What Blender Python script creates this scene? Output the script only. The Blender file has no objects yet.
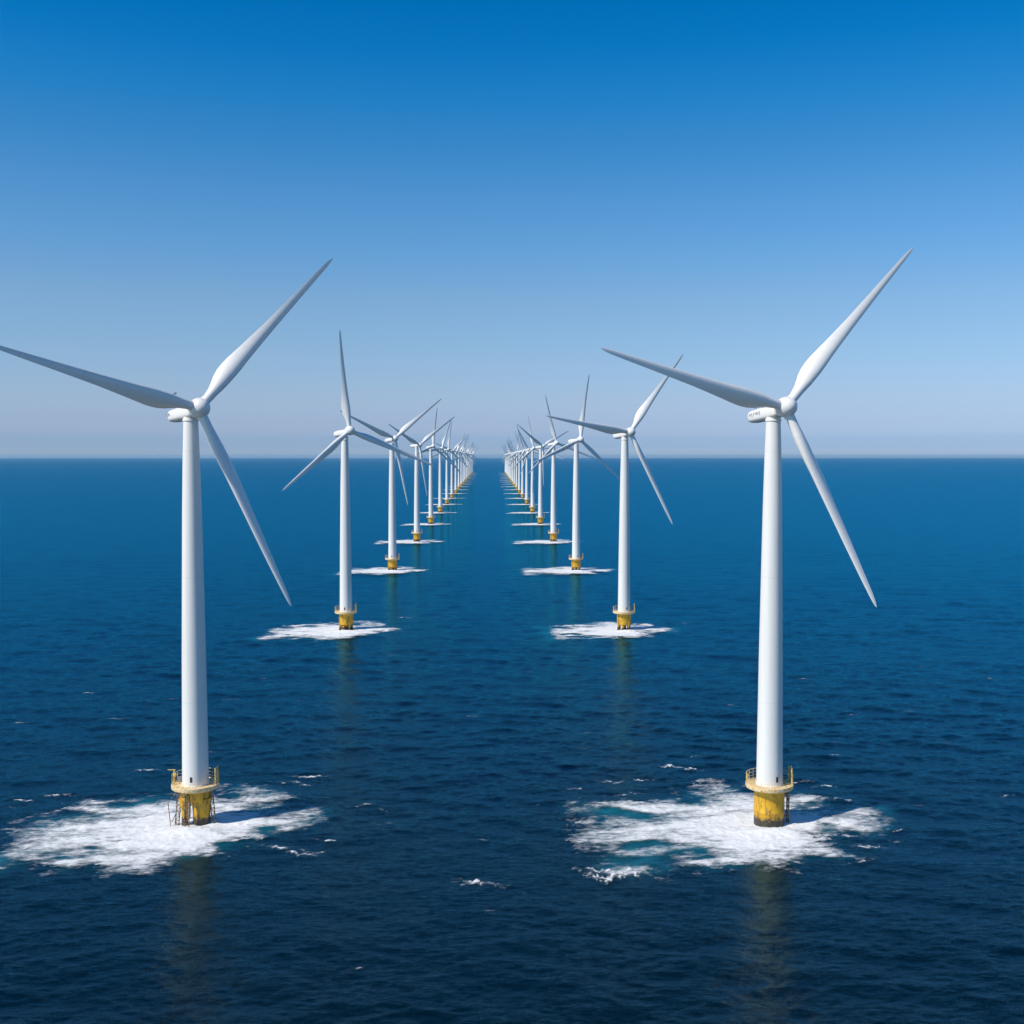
import bpy, math, random
import numpy as np
from mathutils import Vector, Matrix

S = bpy.context.scene
COL = S.collection
R = math.radians

# ------------------------------------------------------------------ camera
F_PX = 1150.0
CAM_H = 80.0
HORIZON = 456.8
PITCH = math.atan((512 - HORIZON) / F_PX)
cam_data = bpy.data.cameras.new('camera')
cam_data.sensor_width = 36.0
cam_data.lens = 36.0 * F_PX / 1024.0
cam_data.clip_start = 1.0
cam_data.clip_end = 200000.0
cam = bpy.data.objects.new('camera', cam_data)
cam.location = (0, 0, CAM_H)
cam.rotation_euler = (R(90) - PITCH, 0, 0)
COL.objects.link(cam)
S.camera = cam

# ------------------------------------------------------------------ sun and sky
SUN_EL = R(44)
SUN_AZ = R(30)                       # how far in front of due left the sun stands
sun_dir = Vector((-math.cos(SUN_AZ) * math.cos(SUN_EL), -math.sin(SUN_AZ) * math.cos(SUN_EL), math.sin(SUN_EL)))
sd = bpy.data.lights.new('sun', 'SUN')
sd.energy = 4.7
sd.angle = R(0.53)
sd.color = (1.0, 0.925, 0.83)
sun = bpy.data.objects.new('sun', sd)
sun.rotation_euler = sun_dir.to_track_quat('Z', 'Y').to_euler()
sun.location = (-300, -150, 400)
COL.objects.link(sun)

W = bpy.data.worlds.new('World')
S.world = W
W.use_nodes = True
nt = W.node_tree
nt.nodes.clear()
out = nt.nodes.new('ShaderNodeOutputWorld')
bg = nt.nodes.new('ShaderNodeBackground')
bg.inputs['Strength'].default_value = 0.10
sky = nt.nodes.new('ShaderNodeTexSky')
sky.sky_type = 'NISHITA'
sky.sun_disc = False
sky.sun_elevation = SUN_EL
sky.sun_rotation = math.atan2(sun_dir.x, sun_dir.y)
sky.altitude = 80
sky.air_density = 1.0
sky.dust_density = 0.6
sky.ozone_density = 3.0
tc = nt.nodes.new('ShaderNodeTexCoord')
sep = nt.nodes.new('ShaderNodeSeparateXYZ')
mx = nt.nodes.new('ShaderNodeMath'); mx.operation = 'MAXIMUM'; mx.inputs[1].default_value = 0.004
cmb = nt.nodes.new('ShaderNodeCombineXYZ')
nt.links.new(tc.outputs['Generated'], sep.inputs[0])
nt.links.new(sep.outputs['Z'], mx.inputs[0])
nt.links.new(sep.outputs['X'], cmb.inputs['X'])
nt.links.new(sep.outputs['Y'], cmb.inputs['Y'])
nt.links.new(mx.outputs[0], cmb.inputs['Z'])
nt.links.new(cmb.outputs[0], sky.inputs['Vector'])
# the clear-air grading of this sky by height above the horizon: tint per elevation (sine of it)
SKY_TINT = [
    (0.0016, (0.96, 1.22, 1.88)),
    (0.0094, (0.67, 0.945, 1.70)),
    (0.0163, (0.632, 0.876, 1.579)),
    (0.0215, (0.707, 0.898, 1.524)),
    (0.031, (0.72, 0.87, 1.42)),
    (0.0491, (0.77, 0.89, 1.29)),
    (0.0918, (0.76, 0.935, 1.20)),
    (0.1339, (0.729, 0.953, 1.175)),
    (0.1751, (0.553, 0.948, 1.248)),
    (0.2113, (0.439, 0.926, 1.263)),
    (0.2541, (0.25, 0.862, 1.253)),
    (0.2917, (0.10, 0.835, 1.297)),
    (0.3278, (0.02, 0.774, 1.30)),
    (0.361, (0.0, 0.726, 1.293)),
    (0.60, (0.02, 0.64, 1.18)),
    (0.80, (0.15, 0.66, 1.15)),
    (1.000, (0.50, 0.75, 1.10)),
]
ramp = nt.nodes.new('ShaderNodeValToRGB')
cr = ramp.color_ramp
cr.interpolation = 'LINEAR'
sq = nt.nodes.new('ShaderNodeMath'); sq.operation = 'SQRT'
nt.links.new(mx.outputs[0], sq.inputs[0])
nt.links.new(sq.outputs[0], ramp.inputs['Fac'])
for i, (p, c) in enumerate(SKY_TINT):
    e = cr.elements[i] if i < 2 else cr.elements.new(math.sqrt(p))
    e.position = math.sqrt(p)
    e.color = (*[v / 2 for v in c], 1)
mul = nt.nodes.new('ShaderNodeVectorMath'); mul.operation = 'MULTIPLY'
nt.links.new(sky.outputs[0], mul.inputs[0])
nt.links.new(ramp.outputs['Color'], mul.inputs[1])
dbl = nt.nodes.new('ShaderNodeVectorMath'); dbl.operation = 'SCALE'; dbl.inputs['Scale'].default_value = 2.0
nt.links.new(mul.outputs[0], dbl.inputs[0])
nt.links.new(dbl.outputs[0], bg.inputs['Color'])
nt.links.new(bg.outputs[0], out.inputs['Surface'])

S.view_settings.view_transform = 'Standard'
S.view_settings.look = 'None'
S.view_settings.gamma = 1.0
S.view_settings.exposure = 0.0
S.render.engine = 'CYCLES'
S.cycles.max_bounces = 6
S.cycles.diffuse_bounces = 3
S.cycles.glossy_bounces = 3
S.cycles.transparent_max_bounces = 12
S.cycles.volume_bounces = 0
S.cycles.sample_clamp_indirect = 6.0
S.cycles.use_denoising = True

# ------------------------------------------------------------------ helpers
def tag(o, label=None, cat=None, group=None, kind=None):
    if label: o['label'] = label
    if cat: o['category'] = cat
    if group: o['group'] = group
    if kind: o['kind'] = kind
    return o


def empty(name, loc, rz=0.0):
    o = bpy.data.objects.new(name, None)
    o.empty_display_size = 4
    o.location = loc
    o.rotation_euler = (0, 0, rz)
    COL.objects.link(o)
    return o


class MB:
    """collects primitives into ONE mesh"""
    def __init__(self):
        self.v = []
        self.f = []

    def add(self, v, f):
        b = len(self.v)
        self.v += [tuple(p) for p in v]
        self.f += [tuple(i + b for i in q) for q in f]

    def rings(self, rings, cap=True, closed=True):
        n = len(rings[0])
        v = [p for r in rings for p in r]
        f = []
        for k in range(len(rings) - 1):
            for i in range(n if closed else n - 1):
                j = (i + 1) % n
                f.append((k * n + i, k * n + j, (k + 1) * n + j, (k + 1) * n + i))
        if cap:
            f.append(tuple(range(n - 1, -1, -1)))
            f.append(tuple((len(rings) - 1) * n + i for i in range(n)))
        self.add(v, f)

    def lathe(self, prof, seg=32, cx=0.0, cy=0.0, cap=True):
        self.rings([[(cx + r * math.cos(2 * math.pi * i / seg), cy + r * math.sin(2 * math.pi * i / seg), z)
                     for i in range(seg)] for r, z in prof], cap)

    def tube(self, a, b, r, seg=8, r2=None):
        a = Vector(a); b = Vector(b)
        d = (b - a).normalized()
        u = d.orthogonal().normalized(); w = d.cross(u)
        r2 = r if r2 is None else r2
        self.rings([[tuple(c + (u * math.cos(2 * math.pi * i / seg) + w * math.sin(2 * math.pi * i / seg)) * q)
                     for i in range(seg)] for c, q in ((a, r), (b, r2))])

    def ring_tube(self, rad, z, r, seg=48, s=6, a0=0.0, a1=2 * math.pi):
        full = abs(a1 - a0 - 2 * math.pi) < 1e-6
        n = seg if full else seg + 1
        rings = []
        for k in range(n):
            a = a0 + (a1 - a0) * k / seg
            rings.append([((rad + r * math.cos(t)) * math.cos(a), (rad + r * math.cos(t)) * math.sin(a), z + r * math.sin(t))
                          for t in [2 * math.pi * i / s for i in range(s)]])
        if full: rings.append(rings[0])
        self.rings(rings, cap=not full)

    def box(self, c, size, m=None):
        x, y, z = [q / 2 for q in size]
        v = [Vector((sx * x, sy * y, sz * z)) for sx in (-1, 1) for sy in (-1, 1) for sz in (-1, 1)]
        if m is not None: v = [m @ p for p in v]
        v = [p + Vector(c) for p in v]
        self.add(v, [(0, 1, 3, 2), (4, 6, 7, 5), (0, 4, 5, 1), (2, 3, 7, 6), (0, 2, 6, 4), (1, 5, 7, 3)])

    def build(self, name, mat, parent=None, smooth=True):
        me = bpy.data.meshes.new(name)
        me.from_pydata(self.v, [], self.f)
        me.materials.append(mat)
        if smooth:
            me.polygons.foreach_set('use_smooth', [True] * len(me.polygons))
            me.set_sharp_from_angle(angle=R(38))
        me.update()
        o = bpy.data.objects.new(name, me)
        COL.objects.link(o)
        if parent is not None: o.parent = parent
        return o


def mat(name):
    m = bpy.data.materials.new(name)
    m.use_nodes = True
    t = m.node_tree
    return m, t, t.nodes['Principled BSDF']


def N(t, kind, **kw):
    n = t.nodes.new(kind)
    for k, v in kw.items():
        if k.startswith('i_'):
            n.inputs[k[2:].replace('_', ' ')].default_value = v
        else:
            setattr(n, k, v)
    return n


def ramp_node(t, src, stops, interp='LINEAR'):
    r = t.nodes.new('ShaderNodeValToRGB')
    r.color_ramp.interpolation = interp
    for i, (p, c) in enumerate(stops):
        e = r.color_ramp.elements[i] if i < 2 else r.color_ramp.elements.new(p)
        e.position = p
        e.color = (*c, 1) if len(c) == 3 else c
    t.links.new(src, r.inputs['Fac'])
    return r


def mixc(t, fac, a, b):
    m = t.nodes.new('ShaderNodeMix'); m.data_type = 'RGBA'
    for idx, v in ((0, fac), (6, a), (7, b)):
        if isinstance(v, (int, float)): m.inputs[idx].default_value = v
        elif isinstance(v, tuple): m.inputs[idx].default_value = (*v, 1)
        else: t.links.new(v, m.inputs[idx])
    return m.outputs[2]


# ------------------------------------------------------------------ materials
def make_white(name, base, rough, streak):
    m, t, b = mat(name)
    tcn = N(t, 'ShaderNodeTexCoord')
    mp = N(t, 'ShaderNodeMapping'); mp.inputs['Scale'].default_value = (0.9, 0.9, 0.05)
    t.links.new(tcn.outputs['Object'], mp.inputs[0])
    n1 = N(t, 'ShaderNodeTexNoise', i_Scale=1.2, i_Detail=6.0, i_Roughness=0.6)
    t.links.new(mp.outputs[0], n1.inputs['Vector'])
    r = ramp_node(t, n1.outputs['Fac'], [(0.35, tuple(c * (1 - streak) for c in base)), (0.62, base)])
    t.links.new(r.outputs[0], b.inputs['Base Color'])
    b.inputs['Roughness'].default_value = rough
    return m, t, b


M_BLADE, _, _ = make_white('blade_gelcoat', (0.80, 0.775, 0.725), 0.33, 0.05)
M_TOWER, t_, b_ = make_white('tower_paint', (0.78, 0.755, 0.70), 0.38, 0.05)
# weld seams of the tower cans as faint rings
g = N(t_, 'ShaderNodeTexCoord'); sx = N(t_, 'ShaderNodeSeparateXYZ'); t_.links.new(g.outputs['Object'], sx.inputs[0])
dv = N(t_, 'ShaderNodeMath', operation='DIVIDE'); dv.inputs[1].default_value = 27.0; t_.links.new(sx.outputs['Z'], dv.inputs[0])
fr = N(t_, 'ShaderNodeMath', operation='FRACT'); t_.links.new(dv.outputs[0], fr.inputs[0])
rr = ramp_node(t_, fr.outputs[0], [(0.0, (0.93, 0.93, 0.93)), (0.006, (0.93, 0.93, 0.93)), (0.009, (1, 1, 1)), (1.0, (1, 1, 1))])
mm = N(t_, 'ShaderNodeVectorMath', operation='MULTIPLY')
src = b_.inputs['Base Color'].links[0].from_socket
t_.links.new(src, mm.inputs[0]); t_.links.new(rr.outputs[0], mm.inputs[1]); t_.links.new(mm.outputs[0], b_.inputs['Base Color'])
M_NAC, _, _ = make_white('nacelle_paint', (0.79, 0.765, 0.715), 0.35, 0.06)

M_DARK, t, b = mat('dark_fitting')
b.inputs['Base Color'].default_value = (0.03, 0.03, 0.035, 1); b.inputs['Roughness'].default_value = 0.6
M_INK, t, b = mat('dark_lettering')
b.inputs['Base Color'].default_value = (0.07, 0.075, 0.09, 1); b.inputs['Roughness'].default_value = 0.5
M_GREY, t, b = mat('galvanised_grey')
b.inputs['Base Color'].default_value = (0.33, 0.34, 0.36, 1); b.inputs['Roughness'].default_value = 0.5; b.inputs['Metallic'].default_value = 0.4


def make_yellow():
    m, t, b = mat('weathered_yellow_steel')
    tcn = N(t, 'ShaderNodeTexCoord')
    geo = N(t, 'ShaderNodeNewGeometry')
    sp = N(t, 'ShaderNodeSeparateXYZ'); t.links.new(geo.outputs['Position'], sp.inputs[0])
    mp = N(t, 'ShaderNodeMapping'); mp.inputs['Scale'].default_value = (1.0, 1.0, 0.22)
    t.links.new(geo.outputs['Position'], mp.inputs[0])
    n1 = N(t, 'ShaderNodeTexNoise', i_Scale=1.6, i_Detail=7.0, i_Roughness=0.7); t.links.new(mp.outputs[0], n1.inputs['Vector'])
    n2 = N(t, 'ShaderNodeTexNoise', i_Scale=1.1, i_Detail=6.0, i_Roughness=0.75); t.links.new(geo.outputs['Position'], n2.inputs['Vector'])
    yel = ramp_node(t, n2.outputs['Fac'], [(0.3, (0.50, 0.255, 0.010)), (0.68, (0.78, 0.43, 0.015))])
    rust = ramp_node(t, n1.outputs['Fac'], [(0.51, (0, 0, 0)), (0.64, (0.8, 0.8, 0.8))])
    c1 = mixc(t, rust.outputs[0], yel.outputs[0], (0.13, 0.065, 0.022))
    # marine growth below the splash line, ragged edge
    n3 = N(t, 'ShaderNodeTexNoise', i_Scale=1.3, i_Detail=5.0, i_Roughness=0.7); t.links.new(geo.outputs['Position'], n3.inputs['Vector'])
    ma = N(t, 'ShaderNodeMath', operation='MULTIPLY_ADD'); ma.inputs[1].default_value = 3.4; t.links.new(n3.outputs['Fac'], ma.inputs[0]); t.links.new(sp.outputs['Z'], ma.inputs[2])
    gr = N(t, 'ShaderNodeMapRange'); gr.inputs['From Min'].default_value = 3.3; gr.inputs['From Max'].default_value = 3.9
    t.links.new(ma.outputs[0], gr.inputs['Value'])
    n4 = N(t, 'ShaderNodeTexNoise', i_Scale=5.0, i_Detail=4.0); t.links.new(geo.outputs['Position'], n4.inputs['Vector'])
    gcol = ramp_node(t, n4.outputs['Fac'], [(0.35, (0.018, 0.017, 0.014)), (0.6, (0.075, 0.06, 0.04)), (0.72, (0.32, 0.29, 0.24))])
    c2 = mixc(t, gr.outputs[0], gcol.outputs[0], c1)
    t.links.new(c2, b.inputs['Base Color'])
    b.inputs['Roughness'].default_value = 0.6
    bp = N(t, 'ShaderNodeBump', i_Strength=0.4, i_Distance=0.08); t.links.new(n1.outputs['Fac'], bp.inputs['Height']); t.links.new(bp.outputs[0], b.inputs['Normal'])
    return m


def make_deck():
    m, t, b = mat('weathered_platform_paint')
    geo = N(t, 'ShaderNodeNewGeometry')
    n1 = N(t, 'ShaderNodeTexNoise', i_Scale=1.9, i_Detail=7.0, i_Roughness=0.75); t.links.new(geo.outputs['Position'], n1.inputs['Vector'])
    r = ramp_node(t, n1.outputs['Fac'], [(0.36, (0.30, 0.13, 0.04)), (0.43, (0.72, 0.42, 0.08)), (0.54, (0.76, 0.62, 0.40)), (0.7, (0.74, 0.72, 0.66))])
    t.links.new(r.outputs[0], b.inputs['Base Color']); b.inputs['Roughness'].default_value = 0.65
    return m


def make_rail():
    m, t, b = mat('yellow_handrail_paint')
    geo = N(t, 'ShaderNodeNewGeometry')
    n1 = N(t, 'ShaderNodeTexNoise', i_Scale=2.5, i_Detail=4.0, i_Roughness=0.7); t.links.new(geo.outputs['Position'], n1.inputs['Vector'])
    r = ramp_node(t, n1.outputs['Fac'], [(0.38, (0.22, 0.11, 0.04)), (0.48, (0.74, 0.46, 0.06)), (0.62, (0.80, 0.68, 0.40))])
    t.links.new(r.outputs[0], b.inputs['Base Color']); b.inputs['Roughness'].default_value = 0.55
    return m


def make_landing():
    m, t, b = mat('rusty_landing_tubes')
    geo = N(t, 'ShaderNodeNewGeometry')
    n1 = N(t, 'ShaderNodeTexNoise', i_Scale=1.8, i_Detail=5.0, i_Roughness=0.75); t.links.new(geo.outputs['Position'], n1.inputs['Vector'])
    r = ramp_node(t, n1.outputs['Fac'], [(0.40, (0.045, 0.035, 0.03)), (0.5, (0.20, 0.12, 0.06)), (0.6, (0.45, 0.38, 0.30))])
    t.links.new(r.outputs[0], b.inputs['Base Color']); b.inputs['Roughness'].default_value = 0.75
    return m


M_YEL = make_yellow()
M_DECK = make_deck()
M_RAIL = make_rail()
M_LAND = make_landing()

# ------------------------------------------------------------------ the sea: spectrum heightfield
rng = np.random.default_rng(11)


def wave_tile(L, n, wind_deg, peak, hs, seed, lo, cut=0.0):
    """height tile of a wind sea: L metres, n samples; crests run across the wind; lo list of low-pass wavelengths"""
    r = np.random.default_rng(seed)
    k = np.fft.fftfreq(n, L / n) * 2 * np.pi
    kx, ky = np.meshgrid(k, k, indexing='xy')
    kk = np.hypot(kx, ky); kk[0, 0] = 1e9
    kp = 2 * np.pi / peak
    a = np.radians(wind_deg)
    cs = (kx * np.cos(a) + ky * np.sin(a)) / kk
    spec = np.exp(-1.1 * (kp / kk) ** 2) / kk ** 3.75 * (0.10 + np.abs(cs) ** 3.0)
    spec[0, 0] = 0
    if cut: spec = spec * (kk > 2 * np.pi / cut)
    h = np.sqrt(spec) * (r.normal(size=kk.shape) + 1j * r.normal(size=kk.shape))
    full = np.real(np.fft.ifft2(h)); sc = hs / 4 / full.std()
    outs = []
    for w in lo:
        filt = np.exp(-(kk * w / (2 * np.pi)) ** 4)
        outs.append((np.real(np.fft.ifft2(h * filt)) * sc).astype(np.float32))
    return outs


LOW = [0.9, 1.8, 3.6, 7.2, 14.4, 30.0]
TL = [(430.0, wave_tile(430.0, 1024, 80, 24.0, 0.42, 3, LOW)),
      (293.0, wave_tile(293.0, 1024, 101, 7.0, 0.165, 5, LOW))]


def bil(tile, L, x, y):
    n = tile.shape[0]
    u = (x / L * n) % n; v = (y / L * n) % n
    i = np.floor(u).astype(int); j = np.floor(v).astype(int)
    fu = u - i; fv = v - j
    i %= n; j %= n
    i1 = (i + 1) % n; j1 = (j + 1) % n
    return (tile[j, i] * (1 - fu) * (1 - fv) + tile[j, i1] * fu * (1 - fv) + tile[j1, i] * (1 - fu) * fv + tile[j1, i1] * fu * fv)


def gust(x, y):
    """slow patches of calmer and rougher water"""
    s = 0.0
    for wl, ph, an, am in ((310, 0.3, 70, .5), (170, 1.7, 100, .4), (620, 2.2, 60, .5), (95, 4.1, 85, .25)):
        a = math.radians(an)
        s = s + am * np.sin(2 * np.pi * (x * math.cos(a) * 0.35 + y * math.sin(a)) / wl + ph + 1.3 * np.sin(x / wl * 1.9 + ph))
    return np.clip(1.0 + 0.34 * s, 0.3, 1.8)


def sea_height(x, y, spacing):
    lam = np.clip(spacing * 2.2, LOW[0], LOW[-1] * 0.999)
    q = np.log(lam / LOW[0]) / math.log(2)
    q = np.minimum(q, len(LOW) - 1.001)
    k = np.floor(q).astype(int); fq = q - k
    h = np.zeros_like(x, dtype=np.float64)
    for L, tiles in TL:
        for kk in range(len(LOW)):
            w = np.where(k == kk, 1 - fq, 0) + np.where(k + 1 == kk, fq, 0)
            s = w > 0
            if s.any():
                h[s] += w[s] * bil(tiles[kk], L, x[s], y[s])
    fade = np.clip(1.0 - (spacing - 8) / 22.0, 0, 1)
    return h * fade * gust(x, y)


def spacing_at(y):
    y = np.maximum(np.abs(y), 60)
    return np.maximum(y * y / (CAM_H * F_PX) * 0.9, 0.22)


# ---- turbine sites (metres), two rows running away from the camera
ys = [247.3, 527.0, 803.6, 1078.5, 1358.2]
while len(ys) < 20: ys.append(ys[-1] + (281 if len(ys) == 5 else 285))
LX = {0: -68.9, 1: -76.5, 2: -83.8, 3: -89.3, 4: -95.8}
RX = {0: 56.05, 1: 51.6, 2: 44.9, 3: 39.0, 4: 33.7}
SITES = {'left': [], 'right': []}
for i, y in enumerate(ys):
    SITES['left'].append((LX.get(i, -95.8 - (y - 1358) * 0.0228), y))
    SITES['right'].append((RX.get(i, 33.7 - (y - 1358) * 0.0155), y))


def unproj(px, py):
    c, s = math.cos(PITCH), math.sin(PITCH)
    a = (px - 512) / F_PX; b = (512 - py) / F_PX
    tt = CAM_H / (s - b * c)
    return (a * tt, (c + b * s) * tt)


# foam outlines as seen round the two nearest foundations, in metres on the water
PL = [(-50, 858), (0, 851), (18, 847), (28, 842), (24, 837), (12, 831), (30, 827), (37, 818), (60, 817), (88, 812), (93, 808), (80, 802), (115, 802),
      (140, 798), (165, 795), (190, 798), (215, 802), (232, 798), (228, 791), (240, 785), (262, 787), (280, 792), (284, 798), (266, 802), (286, 805), (262, 809),
      (280, 812), (305, 812), (325, 809), (328, 814), (320, 822), (298, 829), (280, 832), (262, 836), (248, 843), (232, 848), (210, 853), (190, 858), (165, 862),
      (150, 869), (120, 873), (100, 871), (86, 862), (65, 870), (56, 866), (48, 862), (25, 862), (10, 869), (0, 872), (-50, 878)]
PR = [(563, 806), (580, 804), (600, 806), (618, 803), (633, 808), (650, 803), (672, 798), (694, 801), (687, 795), (700, 788), (717, 784), (736, 790), (752, 795),
      (775, 797), (800, 794), (812, 797), (824, 803), (806, 808), (830, 811), (855, 809), (880, 805), (891, 811), (886, 819), (888, 829), (870, 836), (850, 833), (832, 838), (818, 836),
      (812, 841), (830, 846), (852, 858), (830, 856), (810, 858), (780, 863), (745, 867), (712, 869), (692, 863), (684, 854), (672, 866), (656, 873), (642, 875),
      (632, 878), (600, 871), (604, 862), (616, 856), (600, 846), (586, 842), (578, 836), (600, 829), (594, 824), (598, 818), (585, 814), (570, 812)]
HL = [(122, 806, 16, 3.5, .9), (262, 829, 16, 2.5, .8), (92, 848, 9, 2.0, .5), (230, 797, 9, 3.0, .7), (60, 858, 10, 2, .4), (225, 845, 14, 2, .5), (128, 855, 9, 2.2, .35)]
HR = [(612, 812, 16, 4, .9), (648, 844, 24, 3.5, .95), (655, 861, 20, 5, .8), (640, 818, 14, 3, .6), (826, 829, 15, 4, .8), (628, 848, 10, 3, .7), (700, 852, 8, 3, .5), (720, 858, 20, 2, .4)]


def outline(P, holes, base):
    pts = np.array([unproj(*p) for p in P]) - np.array(base)
    hs = []
    for (px, py, rx, ry, am) in holes:
        c = np.array(unproj(px, py)); a = np.array(unproj(px + rx, py)); b = np.array(unproj(px, py - ry))
        hs.append((*(c - np.array(base)), abs(a[0] - c[0]), abs(b[1] - c[1]), am))
    return pts, hs


OUT_L = outline(PL, HL, SITES['left'][0])
OUT_R = outline(PR, HR, SITES['right'][0])


def poly_sd(P, x, y):
    d = np.full(x.shape, 1e9); inside = np.zeros(x.shape, bool)
    for i in range(len(P)):
        ax, ay = P[i]; bx, by = P[(i + 1) % len(P)]
        ex, ey = bx - ax, by - ay
        t = np.clip(((x - ax) * ex + (y - ay) * ey) / (ex * ex + ey * ey), 0, 1)
        d = np.minimum(d, np.hypot(x - ax - t * ex, y - ay - t * ey))
        c = ((ay > y) != (by > y))
        with np.errstate(divide='ignore', invalid='ignore'):
            xi = (bx - ax) * (y - ay) / (by - ay) + ax
        inside ^= c & (x < xi)
    return np.where(inside, d, -d)


NT = []
for k in range(3):
    n = 256
    r2 = np.random.default_rng(50 + k)
    kx = np.fft.fftfreq(n) * n
    KX, KY = np.meshgrid(kx, kx)
    kk = np.hypot(KX, KY); kk[0, 0] = 1e9
    sp_ = np.where(kk < 3, 0, kk ** -1.35)
    z = np.real(np.fft.ifft2(sp_ * np.exp(2j * np.pi * r2.random((n, n)))))
    NT.append((z / z.std()).astype(np.float32))


def fbm(k, L, x, y):
    return bil(NT[k], L, x, y)


def foam_cover(OUT, x, y, off):
    """x, y relative to the foundation; 0 = none, 1 = solid white"""
    P, hs = OUT
    wx = x + 1.5 * fbm(0, 60, x + off, y * 0.7) + 0.5 * fbm(2, 17, x, y + off); wy = y + 2.0 * fbm(1, 70, x * 0.7 + off, y) + 0.8 * fbm(0, 21, x + off, y)
    sd_ = poly_sd(P, wx, wy)
    c = np.clip((sd_ + 2.2) / 9.5, 0, 1) ** 0.75
    core = np.exp(-((x + 3) / 17) ** 2 - ((y + 5) / 13) ** 2)
    c = c * 0.62 + 0.52 * core * (sd_ > -1)
    for hx, hy, rx, ry, am in hs:
        c = c - am * np.exp(-(((x - hx) / rx) ** 2 + ((y - hy) / ry) ** 2) ** 1.2)
    c = c + 0.16 * fbm(2, 60, x * 0.45 + off, y * 1.1 - x * 0.15) * (sd_ > -3)
    c = c - np.clip((x - 23.5) / 7, 0, 1) * 0.5
    c = np.where(sd_ > -3, c, -1)
    return c, sd_


# ---- the sea mesh: rows spaced by distance, fanned out, wide enough to walk about
def build_sea():
    rows = [-3000.0, -1500.0, -700.0, -300.0, -100.0, 0.0, 60.0, 100.0, 130.0]
    y = 140.0
    while y < 70000:
        rows.append(y)
        y += max(0.30, y * y / (CAM_H * F_PX) * (0.8 if y < 1500 else 1.0)) if y < 5000 else y * 0.06
    rows.append(75000.0)
    rows = np.array(rows)
    nx = 760
    u = np.linspace(-1, 1, nx)
    uu = np.sign(u) * (np.abs(u) * 0.62 + np.clip(np.abs(u) - 0.86, 0, 1) ** 2 * 45)
    half = np.where(rows > 140, rows, 140) * 1.0
    X = uu[None, :] * half[:, None] + 0 * rows[:, None]
    Y = np.repeat(rows[:, None], nx, 1)
    dx = np.abs(np.gradient(X, axis=1))
    dyy = np.abs(np.gradient(rows))[:, None] + 0 * X
    sp_ = np.maximum(dyy * 0.9, dx * 0.8)
    Z = sea_height(X, Y, sp_)
    Z[:9] = 0
    aer = np.zeros(X.shape)
    for side, OUT in (('left', OUT_L), ('right', OUT_R)):
        for i, (bx, by) in enumerate(SITES[side][:8]):
            m = (np.abs(X - bx) < 75) & (np.abs(Y - by) < 60)
            if not m.any(): continue
            sd_ = poly_sd(OUT[0], X[m] - bx, Y[m] - by)
            aer[m] = np.maximum(aer[m], np.clip((sd_ + 2.5) / 8, 0, 1))
    nv = X.size
    co = np.stack([X, Y, Z], -1).reshape(-1, 3).astype(np.float32)
    ny = len(rows)
    a = (np.arange(ny - 1)[:, None] * nx + np.arange(nx - 1)[None, :]).ravel()
    f = np.stack([a, a + 1, a + nx + 1, a + nx], -1).astype(np.int32)
    me = bpy.data.meshes.new('sea')
    me.vertices.add(nv); me.vertices.foreach_set('co', co.ravel())
    me.loops.add(f.size); me.loops.foreach_set('vertex_index', f.ravel())
    me.polygons.add(len(f)); me.polygons.foreach_set('loop_start', np.arange(0, f.size, 4, dtype=np.int32))
    me.update(calc_edges=True)
    me.polygons.foreach_set('use_smooth', np.ones(len(f), bool))
    at = me.attributes.new('aeration', 'FLOAT', 'POINT'); at.data.foreach_set('value', aer.ravel().astype(np.float32))
    o = bpy.data.objects.new('sea', me); COL.objects.link(o)
    tag(o, kind='structure', label='deep blue open sea with small wind waves reaching to the horizon')
    return o


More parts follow.
